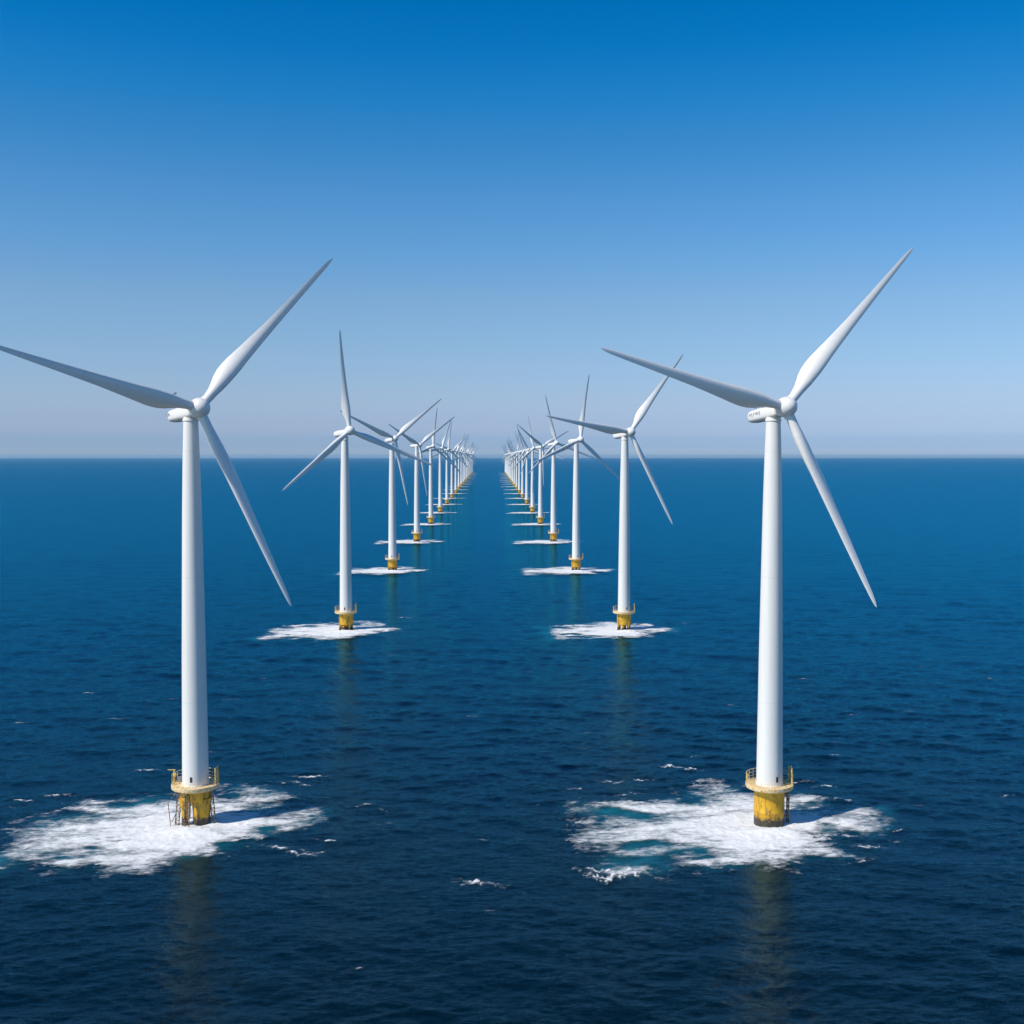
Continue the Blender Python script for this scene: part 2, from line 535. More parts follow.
def make_water():
    m, t, b = mat('sea_water')
    geo = N(t, 'ShaderNodeNewGeometry')
    at = N(t, 'ShaderNodeAttribute', attribute_name='aeration')
    n0 = N(t, 'ShaderNodeTexNoise', i_Scale=0.12, i_Detail=4.0, i_Roughness=0.6); t.links.new(geo.outputs['Position'], n0.inputs['Vector'])
    nr = ramp_node(t, n0.outputs['Fac'], [(0.42, (0, 0, 0)), (0.66, (1, 1, 1))])
    mu = N(t, 'ShaderNodeMath', operation='MULTIPLY'); t.links.new(at.outputs['Fac'], mu.inputs[0]); 
    mr_ = N(t, 'ShaderNodeMapRange'); mr_.inputs['To Min'].default_value = 0.35; t.links.new(nr.outputs[0], mr_.inputs['Value']); t.links.new(mr_.outputs[0], mu.inputs[1])
    c = mixc(t, mu.outputs[0], WATER_COL, AERATED_COL)
    # body colour of deep water under a rough reflecting surface
    dif = N(t, 'ShaderNodeBsdfDiffuse'); t.links.new(c, dif.inputs['Color'])
    glo = N(t, 'ShaderNodeBsdfGlossy'); glo.inputs['Color'].default_value = (*GLOSS_COL, 1); glo.inputs['Roughness'].default_value = WATER_ROUGH
    fre = N(t, 'ShaderNodeFresnel', i_IOR=1.333)
    fm = N(t, 'ShaderNodeMath', operation='MULTIPLY'); fm.inputs[1].default_value = GLOSS_K; t.links.new(fre.outputs[0], fm.inputs[0])
    fc_ = N(t, 'ShaderNodeMath', operation='MINIMUM'); fc_.inputs[1].default_value = GLOSS_MAX; t.links.new(fm.outputs[0], fc_.inputs[0])
    gl2 = N(t, 'ShaderNodeBsdfGlossy'); gl2.inputs['Color'].default_value = (0.62, 0.86, 1.0, 1); gl2.inputs['Roughness'].default_value = 0.07
    gz = N(t, 'ShaderNodeMapRange', interpolation_type='SMOOTHSTEP'); gz.inputs['From Min'].default_value = 0.16; gz.inputs['From Max'].default_value = 0.50
    t.links.new(fre.outputs[0], gz.inputs['Value'])
    gcol = mixc(t, gz.outputs[0], (0.62, 0.93, 1.0), GLOSS_COL)
    t.links.new(gcol, glo.inputs['Color']); t.links.new(gcol, gl2.inputs['Color'])
    gmx = N(t, 'ShaderNodeMixShader'); gmx.inputs[0].default_value = 0.5
    t.links.new(glo.outputs[0], gmx.inputs[1]); t.links.new(gl2.outputs[0], gmx.inputs[2])
    mixs = N(t, 'ShaderNodeMixShader'); t.links.new(fc_.outputs[0], mixs.inputs[0]); t.links.new(dif.outputs[0], mixs.inputs[1]); t.links.new(gmx.outputs[0], mixs.inputs[2])
    t.nodes.remove(b)
    t.links.new(mixs.outputs[0], t.nodes['Material Output'].inputs['Surface'])
    # small chop below the size of the mesh
    def chop(scale, sy, detail, rot):
        mp = N(t, 'ShaderNodeMapping'); mp.inputs['Scale'].default_value = (scale, scale * sy, scale); mp.inputs['Rotation'].default_value = (0, 0, R(rot))
        t.links.new(geo.outputs['Position'], mp.inputs[0])
        n = N(t, 'ShaderNodeTexNoise', i_Scale=1.0, i_Detail=detail, i_Roughness=0.62, i_Distortion=0.4); t.links.new(mp.outputs[0], n.inputs['Vector'])
        return n.outputs['Fac']
    b1 = N(t, 'ShaderNodeBump', i_Strength=1.0, i_Distance=CHOP_BIG); t.links.new(chop(0.20, 3.0, 5.0, 6), b1.inputs['Height'])
    b2 = N(t, 'ShaderNodeBump', i_Strength=1.0, i_Distance=CHOP_SMALL); t.links.new(chop(1.3, 1.8, 4.0, -14), b2.inputs['Height'])
    t.links.new(b1.outputs[0], b2.inputs['Normal']); 
    # facets of the finest ripples: a slope field in world space added to the surface normal
    nrm = b2.outputs[0]
    for sc, amp in ((FACET_SCALE, FACET_AMP), (FACET_SCALE * 4.3, FACET_AMP * 0.8), (14.0, FINE_AMP)):
        mp = N(t, 'ShaderNodeMapping'); mp.inputs['Scale'].default_value = (sc * 0.55, sc, sc)
        t.links.new(geo.outputs['Position'], mp.inputs[0])
        n = N(t, 'ShaderNodeTexNoise', i_Scale=1.0, i_Detail=3.0, i_Roughness=0.6); t.links.new(mp.outputs[0], n.inputs['Vector'])
        sb = N(t, 'ShaderNodeVectorMath', operation='SUBTRACT'); sb.inputs[1].default_value = (0.5, 0.5, 0.5); t.links.new(n.outputs['Color'], sb.inputs[0])
        ml = N(t, 'ShaderNodeVectorMath', operation='MULTIPLY'); ml.inputs[1].default_value = (amp * 0.16, amp, 0.0); t.links.new(sb.outputs[0], ml.inputs[0])
        ad_ = N(t, 'ShaderNodeVectorMath', operation='ADD'); t.links.new(nrm, ad_.inputs[0]); t.links.new(ml.outputs[0], ad_.inputs[1])
        nrm = ad_.outputs[0]
    nn = N(t, 'ShaderNodeVectorMath', operation='NORMALIZE'); t.links.new(nrm, nn.inputs[0])
    for q in (glo, gl2, fre): t.links.new(nn.outputs[0], q.inputs['Normal'])
    return m


FACET_SCALE = 1.1
FACET_AMP = 0.30
FINE_AMP = 1.3
GLOSS_COL = (0.03, 0.66, 1.0)
GLOSS_K = 0.84
GLOSS_MAX = 0.62
WATER_COL = (0.0002, 0.0055, 0.0095)
AERATED_COL = (0.006, 0.13, 0.165)
WATER_ROUGH = 0.16
CHOP_BIG = 0.13
CHOP_SMALL = 0.05
sea = build_sea()
sea.data.materials.append(make_water())


# ---- foam
def make_foam_mat():
    m, t, b = mat('sea_foam')
    geo = N(t, 'ShaderNodeNewGeometry')
    at = N(t, 'ShaderNodeAttribute', attribute_name='cover')
    def nz(sc, sy, det, rough, rot=0):
        mp = N(t, 'ShaderNodeMapping'); mp.inputs['Scale'].default_value = (sc, sc * sy, sc); mp.inputs['Rotation'].default_value = (0, 0, R(rot))
        t.links.new(geo.outputs['Position'], mp.inputs[0])
        n = N(t, 'ShaderNodeTexNoise', i_Scale=1.0, i_Detail=det, i_Roughness=rough, i_Distortion=0.8); t.links.new(mp.outputs[0], n.inputs['Vector'])
        return n.outputs['Fac']
    f1 = nz(0.34, 2.3, 8.0, 0.72, 12)
    f2 = nz(3.2, 1.2, 4.0, 0.8)
    # lace: ridges of voronoi cells
    mp = N(t, 'ShaderNodeMapping'); mp.inputs['Scale'].default_value = (0.75, 0.75, 0.75)
    ad = N(t, 'ShaderNodeVectorMath', operation='ADD')
    nd = N(t, 'ShaderNodeTexNoise', i_Scale=0.8, i_Detail=3.0); t.links.new(geo.outputs['Position'], nd.inputs['Vector'])
    t.links.new(geo.outputs['Position'], ad.inputs[0]); t.links.new(nd.outputs['Color'], ad.inputs[1]); t.links.new(ad.outputs[0], mp.inputs[0])
    vo = N(t, 'ShaderNodeTexVoronoi', feature='DISTANCE_TO_EDGE'); vo.inputs['Scale'].default_value = 1.0; t.links.new(mp.outputs[0], vo.inputs['Vector'])
    # alpha = smooth(cover*A + noise - lace)
    def mad(a, k, c):
        n = N(t, 'ShaderNodeMath', operation='MULTIPLY_ADD'); n.inputs[1].default_value = k
        t.links.new(a, n.inputs[0])
        if isinstance(c, float): n.inputs[2].default_value = c
        else: t.links.new(c, n.inputs[2])
        return n.outputs[0]
    s = mad(f1, 2.6, -1.3)
    s2 = mad(f2, 1.5, -0.75)
    ad2 = N(t, 'ShaderNodeMath', operation='ADD'); t.links.new(s, ad2.inputs[0]); t.links.new(s2, ad2.inputs[1]); s = ad2.outputs[0]
    s = mad(vo.outputs['Distance'], -0.4, s)
    s = mad(at.outputs['Fac'], 2.6, s)
    al = N(t, 'ShaderNodeMapRange', interpolation_type='SMOOTHSTEP'); al.inputs['From Min'].default_value = 0.20; al.inputs['From Max'].default_value = 2.35
    t.links.new(s, al.inputs['Value'])
    # a thin milky layer of bubbles between the denser clots
    sf = N(t, 'ShaderNodeMapRange', interpolation_type='SMOOTHSTEP'); sf.inputs['From Min'].default_value = 0.0; sf.inputs['From Max'].default_value = 0.9; sf.inputs['To Max'].default_value = 1.0
    t.links.new(at.outputs['Fac'], sf.inputs['Value'])
    sn = mad(f1, 1.5, -0.15)
    sm = N(t, 'ShaderNodeMath', operation='MULTIPLY'); t.links.new(sf.outputs[0], sm.inputs[0]); t.links.new(sn, sm.inputs[1])
    mxa = N(t, 'ShaderNodeMath', operation='MAXIMUM'); mxa.use_clamp = True; t.links.new(sm.outputs[0], mxa.inputs[0]); t.links.new(al.outputs[0], mxa.inputs[1])
    t.links.new(mxa.outputs[0], b.inputs['Alpha'])
    fc = ramp_node(t, f1, [(0.3, (0.64, 0.67, 0.665)), (0.6, (0.77, 0.77, 0.755))])
    t.links.new(fc.outputs[0], b.inputs['Base Color'])
    b.inputs['Roughness'].default_value = 0.85
    b.inputs['Specular IOR Level'].default_value = 0.2
    bp = N(t, 'ShaderNodeBump', i_Strength=0.25, i_Distance=0.08); t.links.new(s, bp.inputs['Height']); t.links.new(bp.outputs[0], b.inputs['Normal'])
    return m


def build_foam():
    V = []; Fc = []; C = []; base = 0
    def grid(x0, x1, y0, y1, step, cover_fn, sp_near):
        nonlocal base
        xs = np.arange(x0, x1, step); yy = np.arange(y0, y1, step)
        X, Y = np.meshgrid(xs, yy)
        c, lift = cover_fn(X, Y)
        sp_ = np.maximum(spacing_at(Y), 0.25)
        Z = sea_height(X, Y, sp_) + 0.20 + 0.16 * sp_near + lift
        nx = len(xs)
        keep = c > 0.02
        q = keep[:-1, :-1] | keep[1:, :-1] | keep[:-1, 1:] | keep[1:, 1:]
        jj, ii = np.nonzero(q)
        a = jj * nx + ii
        f = np.stack([a, a + 1, a + nx + 1, a + nx], -1)
        used = np.unique(f)
        remap = np.full(X.size, -1); remap[used] = np.arange(len(used))
        V.append(np.stack([X.ravel()[used], Y.ravel()[used], Z.ravel()[used]], -1))
        C.append(np.clip(c.ravel()[used], -0.2, 1.3))
        Fc.append(remap[f] + base)
        base += len(used)

    for side, OUT in (('left', OUT_L), ('right', OUT_R)):
        for i, (bx, by) in enumerate(SITES[side]):
            rr = np.random.default_rng(100 * i + (7 if side == 'left' else 0))
            k = 1.0 if i == 0 else (0.88 if (i == 1 and side == 'right') else (0.93 if i == 1 else rr.uniform(0.88, 1.05)))
            O = OUT if (i % 2 == 0) else (OUT_R if side == 'left' else OUT_L)
            if i == 1: O = OUT
            step = 0.28 if i == 0 else (0.5 if i == 1 else (0.9 if i < 4 else 1.6))
            def fn(X, Y, bx=bx, by=by, k=k, O=O, i=i):
                x = (X - bx) / k; y = (Y - by) / k
                c, sd_ = foam_cover(O, x, y, i * 37.7)
                if i > 0: c = np.where(c > -0.5, c + 0.12 - np.clip((-x - 36) / 8, 0, 1.5), c)
                # the swell heaped up against the pile, and rough tops
                lift = 0.9 * np.exp(-((x - 1) / 7) ** 2 - ((y + 6.5) / 2.6) ** 2) + 0.05 * np.clip(c, 0, 1) * (1 + fbm(1, 14, x, y))
                lift += 0.5 * np.exp(-((x - 13) / 9) ** 2 - ((y + 2.5 - 0.25 * x) / 2.0) ** 2)
                return c, lift * (1 if i < 3 else 0.5)
            grid(bx - 62, bx + 46, by - 36, by + 46, step, fn, 0.0 if i == 0 else (0.4 if i == 1 else 1.5))
    # scattered whitecaps and foam flecks
    caps = [(480, 883, 4, 1.0), (470, 884, 2.5, .8), (310, 777, 3.5, .9), (293, 783, 3, .8), (306, 786, 2, .6), (146, 771, 3.2, .9), (20, 801, 1.8, 1.0), (13, 808, 1.3, 1.0), (26, 803, 1.5, .8),
            (60, 795, 3.5, .7), (277, 848, 3.2, .9), (301, 854, 3, 1.0), (313, 852, 2.5, .8), (329, 842, 1.6, 1.0), (680, 769, 4.5, 1.1), (612, 782, 3.5, .7), (640, 780, 3, .8),
            (824, 787, 2.8, .9), (800, 782, 3, .7), (845, 800, 3, .8), (866, 861, 2, 1.0), (868, 848, 3, .8), (897, 832, 1.4, .9), (356, 970, 1.2, .7), (490, 912, 1.2, .7),
            (870, 846, 3, .7), (617, 875, 6.5, 1.3), (605, 871, 3.0, 1.2), (630, 795, 3.5, .7), (578, 790, 3, .6), (230, 700, 3, .5), (118, 719, 3, .5), (405, 618, 5, .8), (690, 624, 5, .5)]
    r = np.random.default_rng(77)
    for _ in range(60):
        caps.append((r.uniform(-60, 1080), r.uniform(600, 860), r.uniform(1.2, 2.6), r.uniform(.35, .7)))
    for (px, py, sz, am) in caps:
        cx, cy = unproj(px, py)
        tilt = r.uniform(-0.35, 0.35)
        o2 = r.uniform(0, 60)
        def fn(X, Y, cx=cx, cy=cy, sz=sz, am=am, tilt=tilt, o2=o2):
            x = X - cx; y = (Y - cy) - tilt * x
            y = y + 0.25 * sz * fbm(0, 40, X + o2, Y * 0 + o2)
            e = np.exp(-(x / sz) ** 2 - (y / (sz * 0.22)) ** 2)
            c = 0.60 * am * e * (1.0 + 0.6 * fbm(1, 16, X + o2, Y)) - 0.04
            return c, 0.15 * np.clip(c, 0, 1)
        st = 0.3 if cy < 420 else 0.6
        grid(cx - 2.2 * sz, cx + 2.2 * sz, cy - 1.6 * sz, cy + 1.6 * sz, st, fn, 0.2)
    V = np.concatenate(V).astype(np.float32); Fc = np.concatenate(Fc).astype(np.int32); C = np.concatenate(C).astype(np.float32)
    me = bpy.data.meshes.new('sea_foam')
    me.vertices.add(len(V)); me.vertices.foreach_set('co', V.ravel())
    me.loops.add(Fc.size); me.loops.foreach_set('vertex_index', Fc.ravel())
    me.polygons.add(len(Fc)); me.polygons.foreach_set('loop_start', np.arange(0, Fc.size, 4, dtype=np.int32))
    me.update(calc_edges=True)
    me.polygons.foreach_set('use_smooth', np.ones(len(Fc), bool))
    at = me.attributes.new('cover', 'FLOAT', 'POINT'); at.data.foreach_set('value', C)
    o = bpy.data.objects.new('sea_foam', me); COL.objects.link(o)
    o.data.materials.append(make_foam_mat())
    tag(o, 'white churned foam spread over the water round the turbine foundations', 'foam', kind='stuff')


build_foam()


# ------------------------------------------------------------------ the wind turbine
HUB_OFF = 4.5
HUB_R = 2.15
BLADE_R = 47.0


def blade_mesh():
    mb = MB()
    st = [0.0, .015, .03, .05, .08, .11, .14, .175, .21, .25, .30, .36, .43, .50, .58, .66, .74, .82, .89, .94, .975, .992, 1.0]
    r0 = 1.2
    rings = []
    n = 28
    for s in st:
        x = r0 + (BLADE_R - r0) * s
        # chord, thickness ratio, circle to foil blend, twist
        ch = np.interp(s, [0, .03, .08, .14, .19, .24, .32, .5, .7, .85, .95, .985, 1.0], [1.95, 1.95, 2.35, 3.5, 4.0, 3.9, 3.3, 2.4, 1.75, 1.3, .95, .6, .14])
        th = np.interp(s, [0, .03, .08, .14, .2, .3, .5, .8, 1.0], [1, 1, .88, .66, .55, .48, .42, .36, .28])
        bl = np.interp(s, [0, .03, .14], [0, 0, 1])
        tw = R(np.interp(s, [0, .2, .4, .7, 1], [34, 27, 9, -4, -8]))
        ax = np.interp(s, [0, .03, .16, .3, 1], [.5, .5, .34, .32, .36])
        pre = 1.3 * s ** 2
        ring = []
        for i in range(n):
            a = 2 * math.pi * i / n
            c = 0.5 * (1 - math.cos(a))          # 0 at leading edge, 1 at trailing edge
            sgn = 1 if a <= math.pi else -1
            foil = 0.5 * th * (math.sqrt(max(0.0, 1 - ((c - .42) / .42) ** 2)) if c < .42 else 1 - ((c - .42) / .58) ** 1.7)
            circ = 0.5 * th * math.sin(a) * sgn
            h = sgn * (foil * bl + circ * (1 - bl)) + bl * 0.03 * math.sin(math.pi * c)
            u = (c - ax) * ch; w = -h * ch
            yy = u * math.cos(tw) + w * math.sin(tw)
            zz = -u * math.sin(tw) + w * math.cos(tw)
            ring.append((x, yy, zz + pre))
        rings.append(ring)
    mb.rings(rings)
    return mb


def hub_mesh():
    """spinner, local z = rotor axis pointing upwind, origin in the blade plane"""
    mb = MB()
    prof = [(1.45, -2.1), (1.85, -1.7), (2.0, -1.0), (HUB_R, -0.2), (HUB_R, 0.4), (2.05, 0.95), (1.82, 1.5), (1.48, 2.0), (1.05, 2.4), (.55, 2.64), (.15, 2.72), (0.02, 2.73)]
    mb.lathe(prof, 36)
    for k in range(3):
        a = R(120 * k)
        d = Vector((math.cos(a), math.sin(a), 0))
        mb.tube(d * 1.3, d * 2.42, 1.16, 24, 1.04)
    return mb


def nacelle_mesh():
    """local x = rotor axis pointing upwind, origin above the tower centre on the axis line"""
    mb = MB()
    rings = []
    xs = [-8.2, -8.08, -7.8, -7.3, -6.7, -5, -2, .3, 1.3, 1.8, 2.15, 2.25]
    sc = [.40, .62, .80, .92, .98, 1, 1, 1, .96, .86, .74, .60]
    n = 36
    for x, s in zip(xs, sc):
        ring = []
        for i in range(n):
            a = 2 * math.pi * i / n
            ca, sa = math.cos(a), math.sin(a)
            e = 0.62
            y = 1.70 * s * math.copysign(abs(ca) ** e, ca)
            z = 1.40 * s * math.copysign(abs(sa) ** e, sa) - 0.50
            ring.append((x, y, z))
        rings.append(ring)
    mb.rings(rings)
    return mb


BL = blade_mesh()
blade_me = None


def text_mesh(word, size):
    cu = bpy.data.curves.new('lettering', 'FONT')
    cu.body = word; cu.size = size; cu.extrude = 0.015; cu.space_character = 1.45
    cu.align_x = 'CENTER'; cu.align_y = 'CENTER'
    ob = bpy.data.objects.new('tmp_text', cu); COL.objects.link(ob)
    dg = bpy.context.evaluated_depsgraph_get(); dg.update()
    me = bpy.data.meshes.new_from_object(ob.evaluated_get(dg))
    bpy.data.objects.remove(ob)
    me.materials.clear(); me.materials.append(M_INK)
    return me


def found_mono(root):
    """single yellow pile, ragged dark growth at the waterline"""
    mb = MB()
    mb.lathe([(3.25, -4), (3.25, 3.0), (3.28, 3.05), (3.28, 3.25), (3.25, 3.3), (3.25, 7.4), (3.5, 7.75), (3.5, 8.0)], 56)
    f = mb.build('foundation', M_YEL, root)
    mb = MB()
    ang = R(8)
    c = Vector((math.cos(ang), math.sin(ang), 0))
    s = Vector((-c.y, c.x, 0))
    for k in (-0.55, 0.55):
        p = c * 4.25 + s * k
        mb.tube(p + Vector((0, 0, -3)), p + Vector((0, 0, 8.0)), 0.16, 10)
        for z in (1.6, 6.6):
            mb.tube(p + Vector((0, 0, z)), c * 3.2 + s * k + Vector((0, 0, z)), 0.12, 8)
    for z in np.arange(-0.5, 7.9, 0.5):
        mb.tube(c * 4.25 - s * .55 + Vector((0, 0, z)), c * 4.25 + s * .55 + Vector((0, 0, z)), 0.07, 6)
    for z in np.arange(0, 7.5, 1.5):
        mb.tube(c * 4.25 - s * .55 + Vector((0, 0, z)), c * 4.25 + s * .55 + Vector((0, 0, z + 1.5)), 0.06, 6)
    mb.build('boat_landing', M_LAND, f)
    return f


def lattice(mb, a, b, w, n, r):
    a = Vector(a); b = Vector(b); w = Vector(w)
    mb.tube(a - w, b - w, r); mb.tube(a + w, b + w, r)
    for k in range(n):
        p = a.lerp(b, k / n); q = a.lerp(b, (k + 1) / n)
        sg = 1 if k % 2 else -1
        mb.tube(p - w * sg, q + w * sg, r * .6, 6)
        mb.tube(p - w, p + w, r * .6, 6)


def found_jacket(root):
    """yellow cap on a stout pile, a slimmer column and raking lattice legs"""
    mb = MB()
    mb.lathe([(2.6, 5.6), (3.1, 5.9), (3.25, 6.4), (3.25, 7.5), (3.5, 7.8), (3.5, 8.0)], 56)
    f = mb.build('foundation', M_YEL, root)
    p = MB(); p.lathe([(1.85, -4), (1.85, 3.0), (2.0, 4.2), (2.3, 6.0)], 36, 1.3, -0.2)
    p.build('pile', M_YEL, f)
    p = MB(); p.lathe([(.62, -4), (.7, 3.6), (1.3, 6.0)], 24, -2.0, -1.5); p.build('pile', M_YEL, f)
    p = MB(); p.lathe([(.8, -4), (.8, 4.2), (1.2, 6.0)], 24, 1.3, 2.3); p.build('pile', M_YEL, f)
    for a, b, w in (((-4.1, -1.2, -3), (-3.2, -1.0, 7.9), (.42, -.15, 0)), ((4.4, -.6, -3), (3.4, -.5, 7.9), (.3, .25, 0)), ((-2.7, 2.8, -3), (-2.2, 2.4, 7.9), (.4, .1, 0)), ((-1.2, -3.4, -3), (-.9, -3.3, 7.9), (.45, .05, 0))):
        q = MB(); lattice(q, a, b, w, 8, 0.13); q.build('lattice_leg', M_LAND, f)
    q = MB(); q.tube((-5.6, -1.6, 5.2), (-4.6, -2.4, -2), .10); q.tube((-4.6, -2.4, 1.2), (-3.8, -1.6, 3.0), .08); q.tube((-5.6, -1.6, 5.2), (-3.4, -1.2, 7.9), .08); q.build('fender_pole', M_LAND, f)
    return f


def found_drum(root):
    """yellow drum carried on a ring of short dark piles"""
    mb = MB()
    mb.lathe([(2.9, 2.9), (3.2, 3.1), (3.25, 7.5), (3.45, 7.8), (3.45, 8.0)], 40)
    for k in range(4):
        a = R(35 + 90 * k)
        mb.tube((3.42 * math.cos(a), 3.42 * math.sin(a), 2.2), (3.42 * math.cos(a), 3.42 * math.sin(a), 7.6), .14, 8)
    f = mb.build('foundation', M_YEL, root)
    for k in range(6):
        a = R(60 * k + 14)
        p = MB(); p.tube((2.75 * math.cos(a), 2.75 * math.sin(a), -4), (2.65 * math.cos(a), 2.65 * math.sin(a), 2.6), .55, 14); p.build('pile', M_YEL, f)
    p = MB(); p.tube((0, 0, -4), (0, 0, 2.6), 1.0, 18); p.build('pile', M_YEL, f)
    return f


def platform(root, rail=True, crane=True):
    mb = MB()
    mb.lathe([(3.0, 7.95), (4.7, 8.1), (5.05, 8.25), (5.1, 8.35), (5.1, 9.05), (4.94, 9.08), (4.92, 8.92), (3.0, 8.92)], 64)
    pl = mb.build('work_platform', M_DECK, root)
    if rail:
        mb = MB()
        nb = 22
        for k in range(nb):
            a = 2 * math.pi * (k + .5) / nb
            top = 11.1 if math.sin(a) > -0.25 else 10.05
            mb.tube((4.95 * math.cos(a), 4.95 * math.sin(a), 8.95), (4.95 * math.cos(a), 4.95 * math.sin(a), top), 0.06 if top > 11 else .035, 6)
        a0, a1 = R(-14), R(194)
        for z, r in ((9.65, .04), (10.35, .045), (11.1, .07)):
            mb.ring_tube(4.95, z, r, 44, 6, a0, a1)
        for z, r in ((9.5, .022), (10.05, .03)):
            mb.ring_tube(4.95, z, r, 30, 6, a1, a0 + 2 * math.pi)
        mb.build('railing', M_RAIL, pl)
        mb = MB()
        for k, hgt in ((-14, 12.6), (2, 12.9), (17, 12.6)):
            a = R(k)
            mb.tube((4.75 * math.cos(a), 4.75 * math.sin(a), 8.9), (4.75 * math.cos(a), 4.75 * math.sin(a), hgt), .13, 8)
        for a, b_ in ((-14, 2), (2, 17)):
            for z in (10.6, 11.6, 12.5):
                mb.tube((4.75 * math.cos(R(a)), 4.75 * math.sin(R(a)), z), (4.75 * math.cos(R(b_)), 4.75 * math.sin(R(b_)), z), .09, 8)
        mb.build('boarding_gate', M_RAIL, pl)
    if crane:
        mb = MB()
        a = R(188)
        p = Vector((4.5 * math.cos(a), 4.5 * math.sin(a), 8.9))
        mb.tube(p, p + Vector((0, 0, 3.2)), .16, 10)
        mb.tube(p + Vector((0.25, 0, 3.2)), p + Vector((-1.3, -.4, 3.35)), .12, 8)
        mb.box(p + Vector((.1, 0, 2.1)), (.6, .5, .7))
        mb.build('davit_crane', M_RAIL, pl)
        mb = MB()
        mb.box((-3.9, 1.4, 9.5), (.9, .8, 1.1))
        mb.build('equipment_box', M_GREY, pl, smooth=False)
    return pl


def tower_mesh():
    mb = MB()
    prof = [(2.95, 8.92), (2.95, 9.12), (2.83, 9.14)]
    for z in (20, 36, 52, 68, 80):
        prof.append((float(np.interp(z, [9, 38, 68, 88], [2.83, 2.53, 2.06, 1.6])), z))
    prof += [(1.56, 87.6), (1.72, 87.65), (1.72, 88.0), (1.54, 88.05), (1.54, 89.4)]
    mb.lathe(prof, 64)
    return mb


proto = {}


def make_turbine(name_kind, detail):
    """prototype: Empty with parts at yaw 0, rotor axis along -Y (towards the camera)"""
    root = empty('wind_turbine', (0, 0, 0))
    if name_kind == 'mono': found_mono(root)
    elif name_kind == 'jacket': found_jacket(root)
    else: found_drum(root)
    platform(root, rail=detail > 0, crane=name_kind == 'jacket')
    tw = tower_mesh().build('tower', M_TOWER, root)
    return root


def kids(o):
    return [c for c in bpy.data.objects if c.parent == o]


SHARED = {}


def shared(name, mb, material):
    if name not in SHARED:
        o = mb().build(name, material, None)
        SHARED[name] = o.data
        bpy.data.objects.remove(o)
    return SHARED[name]


def child(name, me, parent, M):
    o = bpy.data.objects.new(name, me)
    COL.objects.link(o)
    o.parent = parent
    o.matrix_basis = M
    return o


def copy_tree(o, parent=None):
    c = o.copy()
    COL.objects.link(c)
    c.parent = parent
    for ch in kids(o):
        copy_tree(ch, c)
    return c


def rotor_and_nacelle(root, yaw, tilt, cone, ph, hz, da, sc, detail, word=None, off=HUB_OFF):
    th, tl, cn = R(yaw), R(tilt), R(cone)
    ax = Vector((math.sin(th) * math.cos(tl), -math.cos(th) * math.cos(tl), math.sin(tl)))
    side = Vector((math.cos(th), math.sin(th), 0))
    up = side.cross(ax)
    if up.z < 0: up = -up
    P0 = Vector((0, 0, hz))
    h = P0 + ax * off
    # nacelle frame: x = axis, y = horizontal, z = up
    ny = up.cross(ax)
    Mn = Matrix((ax, ny, up)).transposed().to_4x4(); Mn.translation = P0
    nac = child('nacelle', shared('nacelle', nacelle_mesh, M_NAC), root, Mn)
    if detail:
        def mast():
            mb = MB()
            for (x, y, hh) in ((-7.0, .5, 3.2), (-5.8, -.6, 2.8)):
                mb.tube((x, y, .8), (x, y, 1.3 + hh), .05, 6)
                mb.tube((x - .35, y, 1.3 + hh), (x + .35, y, 1.3 + hh), .05, 6)
                mb.lathe([(.02, 1.3 + hh), (.13, 1.35 + hh), (.13, 1.55 + hh), (.02, 1.6 + hh)], 8, x, y)
            return mb
        if detail > 1: child('wind_sensor', shared('wind_sensor', mast, M_DARK), nac, Matrix.Identity(4))
        def hatch():
            mb = MB()
            mb.box((-4.2, 0, .885), (2.6, 1.6, .10))
            return mb
        child('roof_hatch', shared('roof_hatch', hatch, M_NAC), nac, Matrix.Identity(4))
    if word:
        # on the flank that faces left of the camera
        wx, size, w_ = word
        for sgn in (-1,):
            y = sgn * 1.715
            Mt = Matrix(((1, 0, 0), (0, 0, -sgn * -1), (0, 1, 0))).to_4x4()
            Mt = Matrix.Translation((wx, y, -0.3)) @ Matrix.Rotation(R(90), 4, 'X')
            child('lettering', text_mesh(w_, size), nac, Mt)
    # hub frame: z = axis, blades from phase
    a0 = R(ph + da[0])
    hx = side * math.cos(a0) + up * math.sin(a0)
    hy = ax.cross(hx)
    Mh = Matrix((hx, hy, ax)).transposed().to_4x4(); Mh.translation = h
    hub = child('hub', shared('hub', hub_mesh, M_NAC), root, Mh)
    for k in range(3):
        a = R(ph + 120 * k + da[k])
        rad = side * math.cos(a) + up * math.sin(a)
        tang = -side * math.sin(a) + up * math.cos(a)      # counter-clockwise seen from upwind: trailing side
        bx = rad * math.cos(cn) + ax * math.sin(cn)
        bz = ax * math.cos(cn) - rad * math.sin(cn)
        s = 1 + sc[k] / 100
        if side.cross(up).dot(ax) < 0: pass
        Mb = Matrix((bx * s, tang, bz)).transposed().to_4x4(); Mb.translation = h
        child('blade', shared('blade', lambda: BL, M_BLADE), root, Mb)


def door_mesh():
    mb = MB()
    mb.box((0, 0, 0), (.5, .10, 1.15))
    return mb


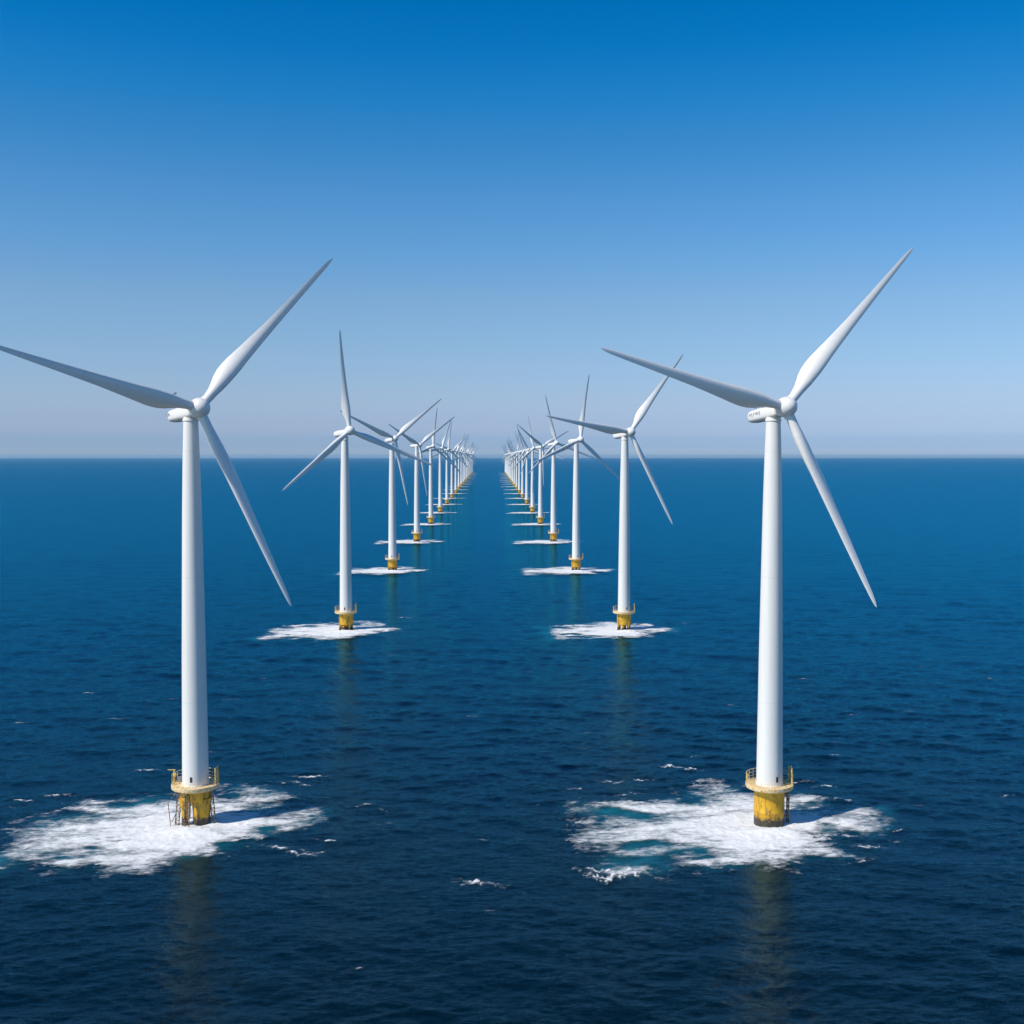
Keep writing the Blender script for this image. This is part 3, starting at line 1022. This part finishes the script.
FIT = {
    ('right', 0): [22.38, 6.11, 5.52, 48.73, 90.0, -0.85, -0.73, 1.62, 0.03, 0.94, -2.16],
    ('left', 0): [44.07, 5.21, 7.04, 48.19, 90.0, -1.12, -0.1, 1.19, 0.32, -0.44, -1.07],
    ('right', 1): [28.25, 5.47, 3.47, 52.11, 90.78, -0.78, 0.18, 0.59, -1.02, -0.69, -1.29],
    ('left', 1): [38.76, 5.13, 3.34, 96.73, 91.5, -0.84, -0.96, 1.81, -3.14, -1.47, -1.95],
    ('left', 2): [35.19, 4.72, 2.58, 37.2, 92.4, -0.12, 0.17, -0.06, 0.25, -0.23, 0.67],
    ('left', 3): [44.25, 1.5, 6.0, 34.44, 90.83, 0.35, 1.16, -1.51, 2.36, -2.31, 3.0],
    ('right', 2): [35.66, 3.84, 0.85, 79.78, 91.67, -0.71, 0.83, -0.12, -1.18, 0.26, -0.9],
    ('right', 3): [35.25, 7.0, 0.0, 100.0, 92.4, 2.46, -1.5, 1.26, -3.0, -3.0, -0.12],
    ('left', 4): [40.0, 5.52, 0.99, 79.63, 92.0, 0, 0, 0, -1.02, 0, 0],
    ('right', 4): [40.0, 6.39, -1.0, 24.93, 92.0, -1.31, 1.31, 0, -1.26, -0.89, 0],
    ('right', 5): [18.0, 5.33, 1.75, 99.47, 91.79, 0, 0, 0, -2, 0, 0],
    ('left', 6): [35.07, 5.58, 1.76, 80.0, 92.0, 0, 0, 0, 0, 0, 0],
}
ORD = ['nearest', 'second', 'third', 'fourth', 'fifth', 'sixth', 'seventh', 'eighth', 'ninth', 'tenth', 'eleventh', 'twelfth', 'thirteenth',
       'fourteenth', 'fifteenth', 'sixteenth', 'seventeenth', 'eighteenth', 'nineteenth', 'farthest']
LAB = {
    ('left', 0): 'large white turbine cut by the left photo edge, on yellow foundation with lattice legs',
    ('right', 0): 'large white turbine at right with dark nacelle lettering, on a single yellow pile',
    ('left', 1): 'white turbine with one blade pointing straight up, second in the left row',
    ('right', 1): 'white turbine with one blade reaching to lower right, second in the right row',
    ('left', 2): 'white turbine with one blade pointing to upper right, third in the left row',
    ('right', 2): 'white turbine with one blade nearly upright, third in the right row',
}


def build_turbines():
    drum_full = None; drum_far = None
    rr = random.Random(5)
    for i in range(20):
        for side in ('left', 'right'):
            x, y = SITES[side][i]
            detail = 2 if i == 0 else (1 if i < 6 else 0)
            if i == 0:
                root = make_turbine('jacket' if side == 'left' else 'mono', 1)
            elif i < 6:
                if drum_full is None: drum_full = make_turbine('drum', 1); root = drum_full
                else: root = copy_tree(drum_full)
            else:
                if drum_far is None: drum_far = make_turbine('drum', 0); root = drum_far
                else: root = copy_tree(drum_far)
            places.append((root, side, i, x, y, detail))
    for root, side, i, x, y, detail in places:
        root.location = (x, y, 0)
        p = FIT.get((side, i))
        if p is None:
            ph = (62 if side == 'left' else 103) + rr.uniform(-22, 22)
            p = [rr.uniform(28, 40), 5, 2, ph, 91.6 + rr.uniform(-.3, .3)] + [0] * 6
        word = None
        if (side, i) == ('right', 0): word = (-4.6, 1.05, 'VLFWE')
        if (side, i) == ('left', 0): word = (-6.9, .9, 'CB')
        rotor_and_nacelle(root, *p[:5], p[5:8], p[8:11], detail, word, 3.7 if (side, i) == ('left', 0) else HUB_OFF)
        tower = [c for c in kids(root) if c.name.startswith('tower')][0]
        if detail:
            a = R(-90) + (R(-4) if side == 'left' else R(22))
            rd = 2.80
            Md = Matrix.Translation((rd * math.cos(a), rd * math.sin(a), 10.5)) @ Matrix.Rotation(a + R(90), 4, 'Z')
            child('door', shared('door', door_mesh, M_DARK), tower, Md)
        lab = LAB.get((side, i))
        if lab is None:
            lab = ('small distant white turbine on yellow base, %s from the camera in the %s row' if i > 5 else
                   'white turbine on yellow drum foundation, %s from the camera in the %s row') % (ORD[i], side)
            if i == 19: lab = 'tiny white turbine farthest from the camera, ending the %s row' % side
        tag(root, lab, 'wind turbine', 'wind turbines standing in the %s row' % side)


places = []
build_turbines()

# ------------------------------------------------------------------ sea air between here and the horizon
HAZE_DENSITY = 1.7e-5
mb = MB()
mb.box((0, 36000, 72.0), (130000, 84000, 150.0))
m, t, b = mat('sea_air')
t.nodes.remove(b)
pv = t.nodes.new('ShaderNodeVolumePrincipled')
pv.inputs['Color'].default_value = (0.45, 0.78, 1.0, 1)
pv.inputs['Density'].default_value = HAZE_DENSITY
pv.inputs['Anisotropy'].default_value = 0.2
t.links.new(pv.outputs[0], t.nodes['Material Output'].inputs['Volume'])
hz = mb.build('haze', m, None, smooth=False)
tag(hz, 'thin sea haze lying over the water towards the horizon', 'haze', kind='stuff')
hz.display_type = 'WIRE'
